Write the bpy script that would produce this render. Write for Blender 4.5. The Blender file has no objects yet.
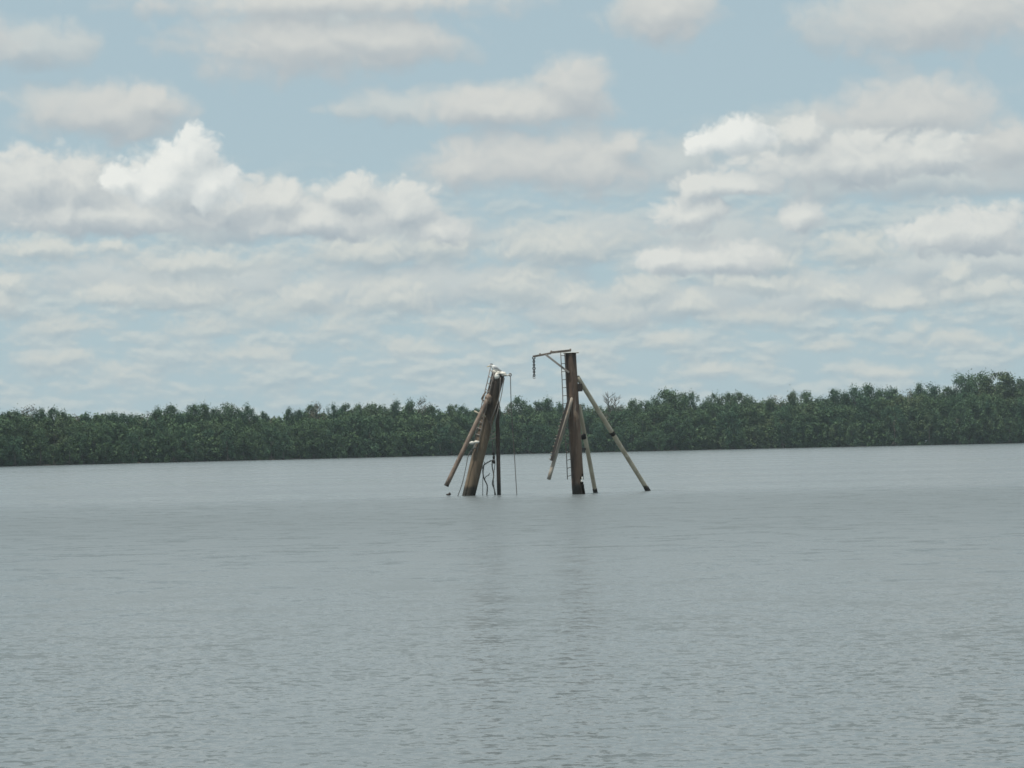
import bpy, bmesh, math, random
import numpy as np
from mathutils import Vector, Matrix, noise as mnoise

random.seed(7)
rng = np.random.default_rng(11)
sc = bpy.context.scene
COL = sc.collection
R = math.radians

# ------------------------------------------------------------------ camera
W, H = 1024, 768
FPX = 2000.0
EYE = 1.8
PITCH = math.atan(64.0 / FPX)
ROLL = 0.0209
fwd = Vector((0, math.cos(PITCH), math.sin(PITCH)))
r0 = Vector((1, 0, 0))
u0 = r0.cross(fwd)
right = r0 * math.cos(ROLL) - u0 * math.sin(ROLL)
up = u0 * math.cos(ROLL) + r0 * math.sin(ROLL)
cam_d = bpy.data.cameras.new("camera")
cam_d.sensor_width = 36.0
cam_d.lens = 36.0 * FPX / W
cam_d.clip_start = 0.1
cam_d.clip_end = 20000
cam = bpy.data.objects.new("camera", cam_d)
COL.objects.link(cam)
m = Matrix((right, up, -fwd)).transposed().to_4x4()
m.translation = (0, 0, EYE)
cam.matrix_world = m
sc.camera = cam


def ray(px, py):
    return (fwd * FPX + right * (px - W / 2) + up * (H / 2 - py)).normalized()


def at(px, py, y):
    d = ray(px, py)
    return Vector((0, 0, EYE)) + d * (y / d.y)


def sky_uv(px, py):
    d = ray(px, py)
    return math.degrees(math.atan2(d.x, d.y)), math.degrees(math.asin(d.z))


# ------------------------------------------------------------------ node helper
class NT:
    def __init__(self, tree):
        self.t = tree
        self.n = tree.nodes
        self.l = tree.links

    def put(self, sock, v):
        if isinstance(v, bpy.types.NodeSocket):
            self.l.new(v, sock)
        else:
            sock.default_value = v

    def node(self, kind, **props):
        nd = self.n.new(kind)
        for k, v in props.items():
            setattr(nd, k, v)
        return nd

    def m(self, op, a, b=None, c=None, clamp=False):
        nd = self.node("ShaderNodeMath", operation=op, use_clamp=clamp)
        for i, v in enumerate((a, b, c)):
            if v is not None:
                self.put(nd.inputs[i], v)
        return nd.outputs[0]

    def v(self, op, a, b=None):
        nd = self.node("ShaderNodeVectorMath", operation=op)
        self.put(nd.inputs[0], a)
        if b is not None:
            self.put(nd.inputs[1], b)
        return nd.outputs[0]

    def xyz(self, x, y, z=0.0):
        nd = self.node("ShaderNodeCombineXYZ")
        for i, q in enumerate((x, y, z)):
            self.put(nd.inputs[i], q)
        return nd.outputs[0]

    def sep(self, a):
        nd = self.node("ShaderNodeSeparateXYZ")
        self.put(nd.inputs[0], a)
        return nd.outputs

    def noise(self, vec, scale, detail=4.0, rough=0.5, dist=0.0, color=False):
        nd = self.node("ShaderNodeTexNoise")
        self.put(nd.inputs["Vector"], vec)
        self.put(nd.inputs["Scale"], scale)
        nd.inputs["Detail"].default_value = detail
        nd.inputs["Roughness"].default_value = rough
        nd.inputs["Distortion"].default_value = dist
        return nd.outputs["Color" if color else "Fac"]

    def ramp(self, x, a, b, lo=0.0, hi=1.0, smooth=True):
        nd = self.node("ShaderNodeMapRange", interpolation_type="SMOOTHSTEP" if smooth else "LINEAR")
        for i, q in enumerate((x, a, b, lo, hi)):
            self.put(nd.inputs[i], q)
        return nd.outputs[0]

    def mix(self, f, a, b):
        nd = self.node("ShaderNodeMix", data_type="RGBA")
        self.put(nd.inputs[0], f)
        self.put(nd.inputs[6], a)
        self.put(nd.inputs[7], b)
        return nd.outputs[2]


def srgb(r, g, b):
    f = lambda c: (c / 255 / 12.92) if c <= 10 else ((c / 255 + 0.055) / 1.055) ** 2.4
    return (f(r), f(g), f(b), 1.0)


# ------------------------------------------------------------------ sky with clouds
SUN_EL, SUN_AZ = R(74), R(-128)      # azimuth clockwise from +Y: high, behind the camera
STR = 0.1
HAZE = 0.00014
world = bpy.data.worlds.new("World")
sc.world = world
world.use_nodes = True
k = NT(world.node_tree)
k.n.clear()
sky = k.node("ShaderNodeTexSky", sky_type="NISHITA", sun_disc=False)
sky.sun_elevation = SUN_EL
sky.sun_rotation = SUN_AZ
sky.air_density = 1.0
sky.dust_density = 1.2
sky.ozone_density = 1.0
tc = k.node("ShaderNodeTexCoord")
D = tc.outputs["Generated"]
dx, dy, dz = k.sep(D)
dzc = k.m("MAXIMUM", dz, 0.0)
U = k.m("MULTIPLY", k.m("ARCTAN2", dx, dy), 180 / math.pi)
V = k.m("MULTIPLY", k.m("ARCSINE", dzc), 180 / math.pi)
P = k.xyz(U, V, 0.0)


def cl(r, g, b):
    c = srgb(r, g, b)
    return (c[0] / STR, c[1] / STR, c[2] / STR, 1.0)


# clouds: (x, y, rx, r_up, r_down) measured in the photograph, turned into azimuth and elevation
BACK = [(60, 205, 150, 50, 38), (250, 218, 150, 45, 34), (400, 236, 110, 45, 34), (575, 238, 110, 36, 30), (840, 132, 210, 36, 50), (910, 180, 190, 30, 30),
        (960, 262, 130, 30, 22), (715, 245, 120, 44, 45), (180, 280, 210, 34, 28), (420, 288, 210, 38, 28), (650, 304, 190, 30, 26), (850, 290, 210, 30, 26),
        (30, 48, 90, 38, 28), (330, 40, 190, 40, 40), (80, 112, 110, 34, 26), (400, 108, 80, 26, 20), (690, 160, 70, 36, 40), (530, 165, 130, 50, 30), (910, 20, 150, 40, 40), (660, 12, 80, 30, 36), (500, 105, 130, 30, 24)]
HIGH = [(330, 2, 286, 25, 28), (300, 46, 148, 48, 48), (390, 40, 88, 34, 34), (665, 8, 73, 39, 48), (945, 16, 148, 48, 53), (110, 114, 105, 44, 38), (150, 102, 53, 32, 34), (515, 110, 123, 32, 28), (575, 92, 51, 46, 42), (480, 110, 77, 37, 25), (535, 166, 116, 57, 42), (630, 144, 37, 25, 28), (600, 167, 73, 41, 36), (460, 170, 73, 44, 34), (915, 114, 127, 51, 36), (1010, 142, 77, 46, 50), (-60, 42, 99, 46, 42)]
MAIN = [(30, 180, 74, 44, 52), (85, 184, 62, 40, 52), (110, 214, 190, 30, 28), (-40, 190, 60, 50, 50), (230, 200, 60, 36, 34), (180, 190, 80, 50, 40),
        (345, 194, 52, 30, 34), (408, 206, 54, 38, 34), (320, 222, 115, 40, 24), (440, 230, 36, 24, 18), (275, 200, 40, 28, 24),
        (800, 134, 34, 24, 18), (845, 166, 150, 44, 32), (925, 160, 84, 38, 26), (735, 186, 72, 24, 18), (700, 184, 48, 18, 16),
        (690, 214, 68, 30, 22), (800, 216, 38, 26, 26), (975, 234, 84, 40, 28), (930, 238, 56, 28, 20), (1080, 230, 70, 50, 34),
        (715, 262, 88, 32, 20), (665, 262, 44, 24, 18)]
BRIGHT = [(196, 150, 40, 34, 44), (162, 180, 56, 34, 32), (212, 184, 44, 36, 34), (176, 162, 34, 26, 30), (124, 180, 30, 16, 24), (150, 190, 34, 22, 24), (738, 138, 50, 30, 22), (712, 144, 34, 20, 18)]
LOW = [(770, 262, 55, 22, 18), (860, 250, 62, 26, 22), (560, 248, 109, 31, 20), (40, 250, 80, 22, 18), (112, 246, 23, 14, 15), (200, 262, 115, 24, 20), (360, 252, 92, 26, 22), (440, 246, 46, 26, 25), (185, 296, 92, 34, 20), (115, 298, 64, 24, 15), (395, 298, 85, 34, 25), (310, 298, 51, 30, 22), (520, 290, 71, 36, 22), (570, 298, 57, 24, 18), (645, 292, 55, 31, 20), (690, 306, 51, 22, 15), (835, 294, 57, 22, 15), (900, 300, 57, 19, 15), (980, 292, 87, 25, 19), (962, 274, 21, 17, 15), (4, 300, 30, 29, 22), (8, 282, 25, 14, 15), (760, 284, 80, 22, 18)]
FAINT = [(262, 316, 51, 31, 21), (205, 328, 62, 25, 16), (330, 326, 59, 22, 16), (918, 326, 18, 14, 13), (600, 318, 77, 22, 16), (480, 328, 66, 20, 13), (760, 318, 77, 20, 13), (60, 330, 66, 20, 13), (950, 340, 66, 17, 13), (420, 350, 77, 17, 12), (120, 375, 44, 20, 13), (830, 346, 37, 14, 10), (670, 342, 33, 14, 10), (250, 356, 66, 17, 13), (60, 362, 55, 17, 13), (560, 352, 66, 17, 12), (880, 372, 66, 14, 10), (720, 372, 66, 14, 10)]


def field_group(name, blobs):
    """one node group per cloud layer: nearness to the nearest puff of that layer"""
    global k
    outer = k
    gt = bpy.data.node_groups.new(name, "ShaderNodeTree")
    gt.interface.new_socket("P", in_out="INPUT", socket_type="NodeSocketVector")
    gt.interface.new_socket("E", in_out="OUTPUT", socket_type="NodeSocketFloat")
    k = NT(gt)
    gi = k.node("NodeGroupInput")
    a, b, _ = k.sep(gi.outputs[0])
    e = field(blobs, a, b)
    k.l.new(e, k.node("NodeGroupOutput").inputs[0])
    k = outer
    return gt


def field(blobs, pu, pv):
    s = None
    for (x, y, rx, rt, rb) in blobs:
        cu, cv = sky_uv(x, y)
        q = math.degrees(1.0 / FPX)
        rx, rt, rb = rx * q, rt * q, rb * q
        a = k.m("MULTIPLY_ADD", pu, 1 / rx, -cu / rx)
        b = k.m("MAXIMUM", k.m("MULTIPLY_ADD", pv, 1 / rt, -cv / rt), k.m("MULTIPLY_ADD", pv, -1 / rb, cv / rb))
        r2 = k.m("MULTIPLY_ADD", b, b, k.m("MULTIPLY", a, a))
        s = r2 if s is None else k.m("SMOOTH_MIN", s, r2, 0.3)
    return k.m("SUBTRACT", 1.0, k.m("SQRT", k.m("MAXIMUM", s, 0.0)))


# one shared turbulent displacement, used at a different strength by every layer
w_big = k.v("SUBTRACT", k.noise(P, 0.55, 2.0, 0.5, color=True), (0.5, 0.5, 0.5))
w_fine = k.v("SUBTRACT", k.noise(k.v("ADD", P, (11, 7, 0)), 1.9, 4.0, 0.6, color=True), (0.5, 0.5, 0.5))


def cloud_layer(base, blobs, seed, warp, fwarp, gain, fscale, soft, thresh, off, lo, hi, white, grey, opac, aniso=0.6, bill=1.0):
    w = k.v("ADD", k.v("MULTIPLY", w_big, (warp * 2.2, warp, 0.0)), k.v("MULTIPLY", w_fine, (fwarp * 0.85, fwarp * 0.7, 0.0)))
    q = k.v("ADD", P, w)

    grp = field_group("puffs", blobs)

    def dens(p):
        gn = k.node("ShaderNodeGroup", node_tree=grp)
        k.l.new(p, gn.inputs[0])
        e = gn.outputs[0]
        f = k.noise(k.v("MULTIPLY", k.v("ADD", p, (seed * 3, seed, seed)), (aniso, 1.0, 1.0)), fscale, 6.0, 0.48)
        d = k.m("MULTIPLY_ADD", k.m("SUBTRACT", f, 0.5), gain, e)
        # rounded billows with creases between them
        for sc_, am in ((1.5, 0.42), (3.3, 0.20)):
            n_ = k.noise(k.v("MULTIPLY", k.v("ADD", p, (seed, seed * 5, seed * 2)), (aniso, 1.0, 1.0)), fscale * sc_, 1.0, 0.5)
            bl = k.m("ABSOLUTE", k.m("MULTIPLY_ADD", n_, 2.0, -1.0))
            d = k.m("MULTIPLY_ADD", k.m("SUBTRACT", bl, 0.22), am * bill, d)
        return d
    d0 = dens(q)
    d1 = dens(k.v("ADD", q, off))

    def puff(p):
        gn = k.node("ShaderNodeGroup", node_tree=grp)
        k.l.new(p, gn.inputs[0])
        return gn.outputs[0]
    # broad shading: sunlit crowns over shaded flat bases; fine shading: each billow
    broad = k.ramp(k.m("SUBTRACT", puff(q), puff(k.v("ADD", q, (off[0] * 1.5, off[1] * 2.0, 0.0)))), -0.75, 0.75)
    a = k.m("MULTIPLY", k.ramp(d0, thresh, thresh + soft), opac)
    lit = k.ramp(k.m("SUBTRACT", d0, d1), lo, hi)
    lit = k.m("MULTIPLY_ADD", broad, 0.62, k.m("MULTIPLY", lit, 0.42))
    c = k.mix(lit, grey, white)
    return k.mix(a, base, c)


# pale tropical veil over the clear blue, thicker towards the horizon
veil = k.ramp(V, 0.0, 16.0, 0.92, 0.85)
skyc = k.mix(veil, sky.outputs[0], cl(174, 196, 204))
# thin streaky far decks that crowd together towards the horizon (a flat layer seen in perspective)
inv = k.m("DIVIDE", 1.0, k.m("ADD", dzc, 0.03))
plane = k.xyz(k.m("MULTIPLY", dx, inv), k.m("MULTIPLY", dy, inv), 0.0)
deck = k.noise(plane, 0.62, 6.0, 0.58, 0.3)
deck_lit = k.noise(k.v("ADD", plane, (3.1, 1.7, 0.0)), 1.1, 5.0, 0.6)
deck_a = k.ramp(deck, 0.40, 0.66)
deck_c = k.mix(k.ramp(deck_lit, 0.42, 0.62), cl(170, 182, 190), cl(222, 224, 222))
skyc = k.mix(k.m("MULTIPLY", deck_a, k.ramp(V, 13.0, 22.0, 0.0, 0.9)), skyc, deck_c)
# small streaks close to the horizon
def rows(p):
    return k.noise(k.v("MULTIPLY", p, (0.42, 1.0, 1.0)), 1.55, 5.0, 0.52)


st = rows(P)
sl = k.ramp(k.m("SUBTRACT", st, rows(k.v("ADD", P, (-0.05, 0.14, 0.0)))), -0.14, 0.14)
sa = k.m("MULTIPLY", k.ramp(st, 0.38, 0.56), k.m("MULTIPLY", k.ramp(V, 0.2, 2.5, 0.40, 0.66), k.ramp(V, 5.5, 9.0, 1.0, 0.0)))
skyc = k.mix(sa, skyc, k.mix(sl, cl(168, 184, 191), cl(207, 212, 208)))
skyc = cloud_layer(skyc, BACK, 2.0, 0.8, 0.5, 1.0, 0.8, 0.6, 0.0, (-0.08, 0.32, 0.0), -0.50, 0.55, cl(201, 208, 207), cl(166, 180, 188), 0.92, 0.7)
skyc = cloud_layer(skyc, FAINT, 4.0, 0.4, 0.5, 1.0, 1.8, 0.8, 0.0, (-0.04, 0.13, 0.0), -0.36, 0.40, cl(207, 211, 206), cl(170, 186, 193), 0.75, 0.8)
skyc = cloud_layer(skyc, LOW, 3.0, 0.4, 0.5, 0.8, 1.3, 0.65, 0.02, (-0.06, 0.17, 0.0), -0.36, 0.42, cl(214, 217, 211), cl(166, 181, 188), 0.88, 0.8, 1.2)
skyc = cloud_layer(skyc, HIGH, 9.0, 0.6, 0.45, 0.75, 0.8, 0.65, 0.0, (-0.08, 0.28, 0.0), -0.45, 0.50, cl(212, 214, 210), cl(172, 182, 188), 0.96, 0.8)
skyc = cloud_layer(skyc, MAIN, 5.0, 0.6, 0.5, 0.75, 1.0, 0.42, 0.04, (-0.14, 0.28, 0.0), -0.45, 0.50, cl(222, 224, 219), cl(166, 178, 186), 0.94, 0.85, 1.2)
skyc = cloud_layer(skyc, BRIGHT, 6.0, 0.4, 0.5, 0.65, 1.2, 0.36, 0.08, (-0.18, 0.20, 0.0), -0.60, 0.36, cl(236, 238, 233), cl(186, 196, 200), 0.95, 0.95, 1.2)
bg = k.node("ShaderNodeBackground")
k.l.new(skyc, bg.inputs[0])
bg.inputs[1].default_value = STR
wo = k.node("ShaderNodeOutputWorld")
k.l.new(bg.outputs[0], wo.inputs[0])
world.cycles.sampling_method = "MANUAL"
world.cycles.sample_map_resolution = 512

sun_d = bpy.data.lights.new("sun", "SUN")
sun_d.energy = 4.2
sun_d.angle = R(0.6)
sun_d.color = (1.0, 0.95, 0.86)
sun = bpy.data.objects.new("sun", sun_d)
COL.objects.link(sun)
sv = Vector((math.sin(SUN_AZ) * math.cos(SUN_EL), math.cos(SUN_AZ) * math.cos(SUN_EL), math.sin(SUN_EL)))
sun.rotation_euler = sv.to_track_quat("Z", "Y").to_euler()
sun.location = (0, 0, 60)

# ------------------------------------------------------------------ render settings
sc.view_settings.view_transform = "Standard"
sc.view_settings.look = "None"
sc.view_settings.exposure = 0.0
sc.view_settings.gamma = 1.0
sc.view_settings.use_curve_mapping = False
sc.cycles.max_bounces = 6
sc.cycles.diffuse_bounces = 2
sc.cycles.glossy_bounces = 2
sc.cycles.transmission_bounces = 2
sc.cycles.transparent_max_bounces = 4
sc.cycles.volume_bounces = 0
sc.cycles.filter_width = 1.6
sc.cycles.sample_clamp_direct = 1.6
sc.cycles.caustics_reflective = False
sc.cycles.caustics_refractive = False


# ------------------------------------------------------------------ object helpers
def tag(o, label=None, cat=None, group=None, kind=None):
    if label: o["label"] = label
    if cat: o["category"] = cat
    if group: o["group"] = group
    if kind: o["kind"] = kind
    return o


def empty(name, loc):
    o = bpy.data.objects.new(name, None)
    o.empty_display_size = 0.3
    COL.objects.link(o)
    o.location = loc
    return o


def link_mesh(name, me, mat, parent=None):
    o = bpy.data.objects.new(name, me)
    COL.objects.link(o)
    if mat is not None and not me.materials:
        me.materials.append(mat)
    if parent is not None:
        o.parent = parent
    return o


def off_of(parent):
    """world offset of a chain of parents that are only translated"""
    v = Vector((0, 0, 0))
    while parent is not None:
        v += parent.location
        parent = parent.parent
    return v


class MB:
    """collects shapes given in world space and links them as one mesh object"""
    def __init__(self):
        self.bm = bmesh.new()

    def tube(self, pts, rad, seg=10, caps=True, wob=0.0, smooth=True):
        pts = [Vector(p) for p in pts]
        if not isinstance(rad, (list, tuple)):
            rad = [rad] * len(pts)
        rings = []
        ref = None
        for i, p in enumerate(pts):
            t = (pts[min(i + 1, len(pts) - 1)] - pts[max(i - 1, 0)]).normalized()
            if ref is None:
                ref = Vector((0, 0, 1)) if abs(t.z) < 0.9 else Vector((0, 1, 0))
            x = ref.cross(t).normalized()
            y = t.cross(x)
            ref = y.cross(t) * -1 if False else ref
            ring = []
            for s in range(seg):
                a = 2 * math.pi * s / seg
                rr = rad[i]
                if wob:
                    rr *= 1 + wob * mnoise.noise(Vector((p.x * 1.7 + math.cos(a), p.y * 1.7 + math.sin(a), p.z * 1.3)))
                ring.append(self.bm.verts.new(p + x * math.cos(a) * rr + y * math.sin(a) * rr))
            rings.append(ring)
        for a, b in zip(rings, rings[1:]):
            for s in range(seg):
                f = self.bm.faces.new((a[s], a[(s + 1) % seg], b[(s + 1) % seg], b[s]))
                f.smooth = smooth
        if caps:
            self.bm.faces.new(rings[0][::-1])
            self.bm.faces.new(rings[-1])
        return self

    def bar(self, a, b, w, h, upv=(0, 0, 1)):
        a, b = Vector(a), Vector(b)
        t = (b - a).normalized()
        x = t.cross(Vector(upv)).normalized()
        y = x.cross(t)
        vs = []
        for p in (a, b):
            for sx, sy in ((-1, -1), (1, -1), (1, 1), (-1, 1)):
                vs.append(self.bm.verts.new(p + x * sx * w / 2 + y * sy * h / 2))
        for f in ((3, 2, 1, 0), (4, 5, 6, 7), (0, 1, 5, 4), (1, 2, 6, 5), (2, 3, 7, 6), (3, 0, 4, 7)):
            self.bm.faces.new([vs[i] for i in f])
        return self

    def blob(self, c, rx, ry, rz, rough=0.25, sub=3, freq=3.0, seed=0.0):
        r = bmesh.ops.create_icosphere(self.bm, subdivisions=sub, radius=1.0)
        for v in r["verts"]:
            n = v.co.normalized()
            s = 1 + rough * mnoise.fractal(n * freq + Vector((seed, seed, 0)), 0.8, 2.0, 3)
            v.co = Vector(c) + Vector((n.x * rx * s, n.y * ry * s, n.z * rz * s))
        for f in self.bm.faces:
            f.smooth = True
        return self

    def build(self, name, mat, parent=None, bevel=0.0):
        if bevel:
            bmesh.ops.bevel(self.bm, geom=list(self.bm.edges), offset=bevel, segments=1, affect="EDGES")
        bmesh.ops.recalc_face_normals(self.bm, faces=list(self.bm.faces))
        me = bpy.data.meshes.new(name)
        self.bm.to_mesh(me)
        self.bm.free()
        o = link_mesh(name, me, mat, parent)
        if parent is not None:
            me.transform(Matrix.Translation(-off_of(parent)))
        return o


def thing_from(mb, name, mat, label, cat, group=None):
    o = mb.build(name, mat)
    vs = o.data.vertices
    c = Vector((sum(v.co.x for v in vs) / len(vs), sum(v.co.y for v in vs) / len(vs), min(v.co.z for v in vs)))
    o.data.transform(Matrix.Translation(-c))
    o.location = c
    return tag(o, label, cat, group)


def new_mat(name):
    mt = bpy.data.materials.new(name)
    mt.use_nodes = True
    t = NT(mt.node_tree)
    b = mt.node_tree.nodes["Principled BSDF"]
    return mt, t, b


# ------------------------------------------------------------------ materials
def rust_mat(name, c1, c2, c3, streak=0.0, rough=0.75, tide=0.0, scale=3.0, head=0.0):
    """weathered steel or timber: two tones, patches of a third, streaks along z, dark weedy tide band"""
    mt, t, b = new_mat(name)
    g = t.node("ShaderNodeNewGeometry").outputs["Position"]
    st_v = t.v("MULTIPLY", g, (1.0, 1.0, 0.16))
    n1 = t.noise(st_v, scale, 6.0, 0.6)
    n2 = t.noise(g, scale * 0.8, 7.0, 0.62, 0.4)
    n3 = t.noise(t.v("MULTIPLY", g, (1, 1, 0.08)), scale * 4.5, 4.0, 0.6)
    c = t.mix(t.ramp(n1, 0.38, 0.64), c1 + (1,), c2 + (1,))
    c = t.mix(t.ramp(n2, 0.56, 0.70), c, c3 + (1,))
    if streak:
        c = t.mix(t.m("MULTIPLY", t.ramp(n3, 0.58, 0.70), streak), c, (0.42, 0.40, 0.35, 1))
    if tide:
        z = t.sep(g)[2]
        zz = t.m("ADD", z, t.m("MULTIPLY", t.m("SUBTRACT", n2, 0.5), 0.5))
        c = t.mix(t.ramp(zz, tide * 0.45, tide, 0.9, 0.0), c, (0.022, 0.022, 0.018, 1))
    if head:        # shade under the pile head, painted into the colour as a dark tone
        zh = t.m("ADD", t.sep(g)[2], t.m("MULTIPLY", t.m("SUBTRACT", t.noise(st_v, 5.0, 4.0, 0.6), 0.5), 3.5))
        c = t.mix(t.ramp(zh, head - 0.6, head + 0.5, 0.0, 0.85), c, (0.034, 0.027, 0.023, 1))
    t.l.new(c, b.inputs["Base Color"])
    b.inputs["Roughness"].default_value = rough
    bp = t.node("ShaderNodeBump")
    bp.inputs["Strength"].default_value = 0.6
    bp.inputs["Distance"].default_value = 0.03
    t.l.new(n2, bp.inputs["Height"])
    t.l.new(bp.outputs[0], b.inputs["Normal"])
    return mt


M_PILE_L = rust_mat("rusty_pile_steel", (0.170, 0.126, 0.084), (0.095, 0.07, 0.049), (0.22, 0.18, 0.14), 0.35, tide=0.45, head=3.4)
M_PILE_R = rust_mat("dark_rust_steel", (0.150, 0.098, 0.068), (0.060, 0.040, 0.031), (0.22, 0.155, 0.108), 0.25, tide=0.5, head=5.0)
M_STRUT_RUST = rust_mat("red_rust_steel", (0.20, 0.15, 0.115), (0.12, 0.085, 0.066), (0.30, 0.25, 0.20), 0.5)
M_STRUT_DARK = rust_mat("dark_post_steel", (0.085, 0.062, 0.05), (0.045, 0.034, 0.028), (0.12, 0.09, 0.07), 0.2, tide=0.6)
M_STRUT_PALE = rust_mat("pale_weathered_timber", (0.46, 0.41, 0.31), (0.35, 0.30, 0.22), (0.52, 0.48, 0.40), 0.3, tide=0.22)
M_STRUT_GREY = rust_mat("grey_weathered_steel", (0.30, 0.27, 0.225), (0.20, 0.175, 0.145), (0.26, 0.195, 0.14), 0.4)
M_DARK = rust_mat("black_rust", (0.035, 0.028, 0.024), (0.02, 0.017, 0.015), (0.06, 0.045, 0.036))
M_BEAM = rust_mat("beam_steel", (0.16, 0.13, 0.105), (0.08, 0.066, 0.056), (0.26, 0.22, 0.17))
M_BRACE = rust_mat("brace_steel", (0.25, 0.235, 0.215), (0.17, 0.155, 0.14), (0.12, 0.09, 0.07))
M_CABLE = rust_mat("old_cable", (0.13, 0.12, 0.11), (0.07, 0.065, 0.06), (0.20, 0.19, 0.17))
M_GUANO = rust_mat("white_guano", (0.74, 0.72, 0.66), (0.60, 0.57, 0.50), (0.42, 0.38, 0.31), rough=0.9, scale=6.0)


def plain(name, col, rough=0.7):
    mt, t, b = new_mat(name)
    tcn = t.node("ShaderNodeTexCoord").outputs["Object"]
    n = t.noise(tcn, 14.0, 4.0, 0.6)
    t.l.new(t.mix(n, tuple(c * 0.8 for c in col) + (1,), tuple(min(1, c * 1.15) for c in col) + (1,)), b.inputs["Base Color"])
    b.inputs["Roughness"].default_value = rough
    return mt


# ------------------------------------------------------------------ water
def shore_y(x_over_y):
    """distance of the far waterline along each bearing"""
    px = x_over_y * FPX + W / 2
    xs = [-900, -300, 0, 250, 512, 760, 1024, 1400, 2000]
    ys = [400, 425, 452, 520, 585, 610, 625, 640, 650]
    return float(np.interp(px, xs, ys))


mt, t, b = new_mat("river_water")
g = t.node("ShaderNodeNewGeometry").outputs["Position"]
gx, gy, gz = t.sep(g)
# wind: a rough belt this side of the dolphins, calmer streaks beyond
wander = t.m("MULTIPLY", t.m("SUBTRACT", t.noise(t.xyz(t.m("MULTIPLY", gx, 0.02), t.m("MULTIPLY", gy, 0.03)), 1.0, 4.0, 0.6), 0.5), 26.0)
yy = t.m("ADD", gy, wander)
yy = t.m("MULTIPLY_ADD", gx, -0.12, yy)
calm = t.ramp(yy, 56.0, 90.0)
bands = t.noise(t.xyz(t.m("MULTIPLY", gx, 0.010), t.m("MULTIPLY", gy, 0.07)), 1.0, 5.0, 0.6)
bands = t.ramp(bands, 0.40, 0.62)
rough_wind = t.noise(t.xyz(t.m("MULTIPLY", gx, 0.09), t.m("MULTIPLY", gy, 0.035)), 1.0, 5.0, 0.6)
# ripples of three sizes, given as surface slopes, steeper on the side facing down the wind
def slope(seed, scale, ax):
    nv = t.noise(t.v("MULTIPLY", t.v("ADD", g, (seed, seed * 0.7, 0)), (ax, 1.0, 1.0)), scale, 2.0, 0.55, 0.3, color=True)
    return t.sep(nv)


amp = t.m("MULTIPLY", t.ramp(calm, 0.0, 1.0, 1.0, 0.55), t.m("MULTIPLY_ADD", t.ramp(rough_wind, 0.35, 0.65), 0.45, 0.75))
sx = sy = None
for seed, scale, ax, k1 in ((5.0, 1.9, 0.6, 0.48), (17.0, 12.5, 0.55, 0.74), (41.0, 25.0, 0.65, 0.50)):
    a_, b_, _c = slope(seed, scale, ax)
    if seed == 5.0:        # wavelets lengthen and steepen away from the sheltered near bank
        k1 = t.ramp(gy, 12.0, 45.0, 0.16, 1.5)
    a_ = t.m("MULTIPLY", t.m("SUBTRACT", a_, 0.5), k1)
    b_ = t.m("MULTIPLY", t.m("SUBTRACT", b_, 0.5), k1)
    sx = a_ if sx is None else t.m("ADD", sx, a_)
    sy = b_ if sy is None else t.m("ADD", sy, b_)
steep = t.m("MULTIPLY", t.ramp(sy, 0.09, 0.24), 0.14)
sy = t.m("ADD", t.m("MULTIPLY", sy, 0.8), steep)
# the current parting round each pile foot: small rings that die away
for (bx, by) in ((at(468.7, 495, 77.2).x, 77.2), (at(499, 495, 77.3).x, 77.3), (at(578.4, 494, 75.9).x, 75.9), (at(595.3, 492, 77.7).x, 77.7), (at(647.6, 490, 79.0).x, 79.0)):
    ex, ey = t.m("SUBTRACT", gx, bx), t.m("SUBTRACT", gy, by)
    dd = t.m("SQRT", t.m("ADD", t.m("MULTIPLY", ex, ex), t.m("MULTIPLY", ey, ey)))
    ring = t.m("MULTIPLY", t.m("SINE", t.m("MULTIPLY", dd, 9.0)), t.ramp(dd, 0.2, 2.6, 0.30, 0.0, False))
    dn = t.m("MAXIMUM", dd, 0.05)
    sx = t.m("ADD", sx, t.m("MULTIPLY", ring, t.m("DIVIDE", ex, dn)))
    sy = t.m("ADD", sy, t.m("MULTIPLY", ring, t.m("DIVIDE", ey, dn)))
nrm = t.v("NORMALIZE", t.xyz(t.m("MULTIPLY", t.m("MULTIPLY", sx, amp), -1.0), t.m("MULTIPLY", t.m("MULTIPLY", sy, amp), -1.0), 1.0))
t.l.new(nrm, b.inputs["Normal"])
b.inputs["Base Color"].default_value = (0.128, 0.148, 0.154, 1)
b.inputs["IOR"].default_value = 1.33
rg = t.m("SUBTRACT", t.ramp(gy, 14.0, 56.0, 0.14, 0.37), t.m("MULTIPLY", calm, 0.22))
rg = t.m("ADD", rg, t.m("MULTIPLY", bands, t.m("MULTIPLY_ADD", calm, 0.09, 0.02)))
t.l.new(rg, b.inputs["Roughness"])
M_WATER = mt
bm = bmesh.new()
vs = [bm.verts.new(p) for p in ((-1150, -38, 0), (1150, -38, 0), (1150, 1380, 0), (-1150, 1380, 0))]
bm.faces.new(vs)
me = bpy.data.meshes.new("water")
bm.to_mesh(me); bm.free()
tag(link_mesh("water", me, M_WATER), "grey rippled river water spreading from the viewer to the wooded shore", "water", kind="structure")

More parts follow.
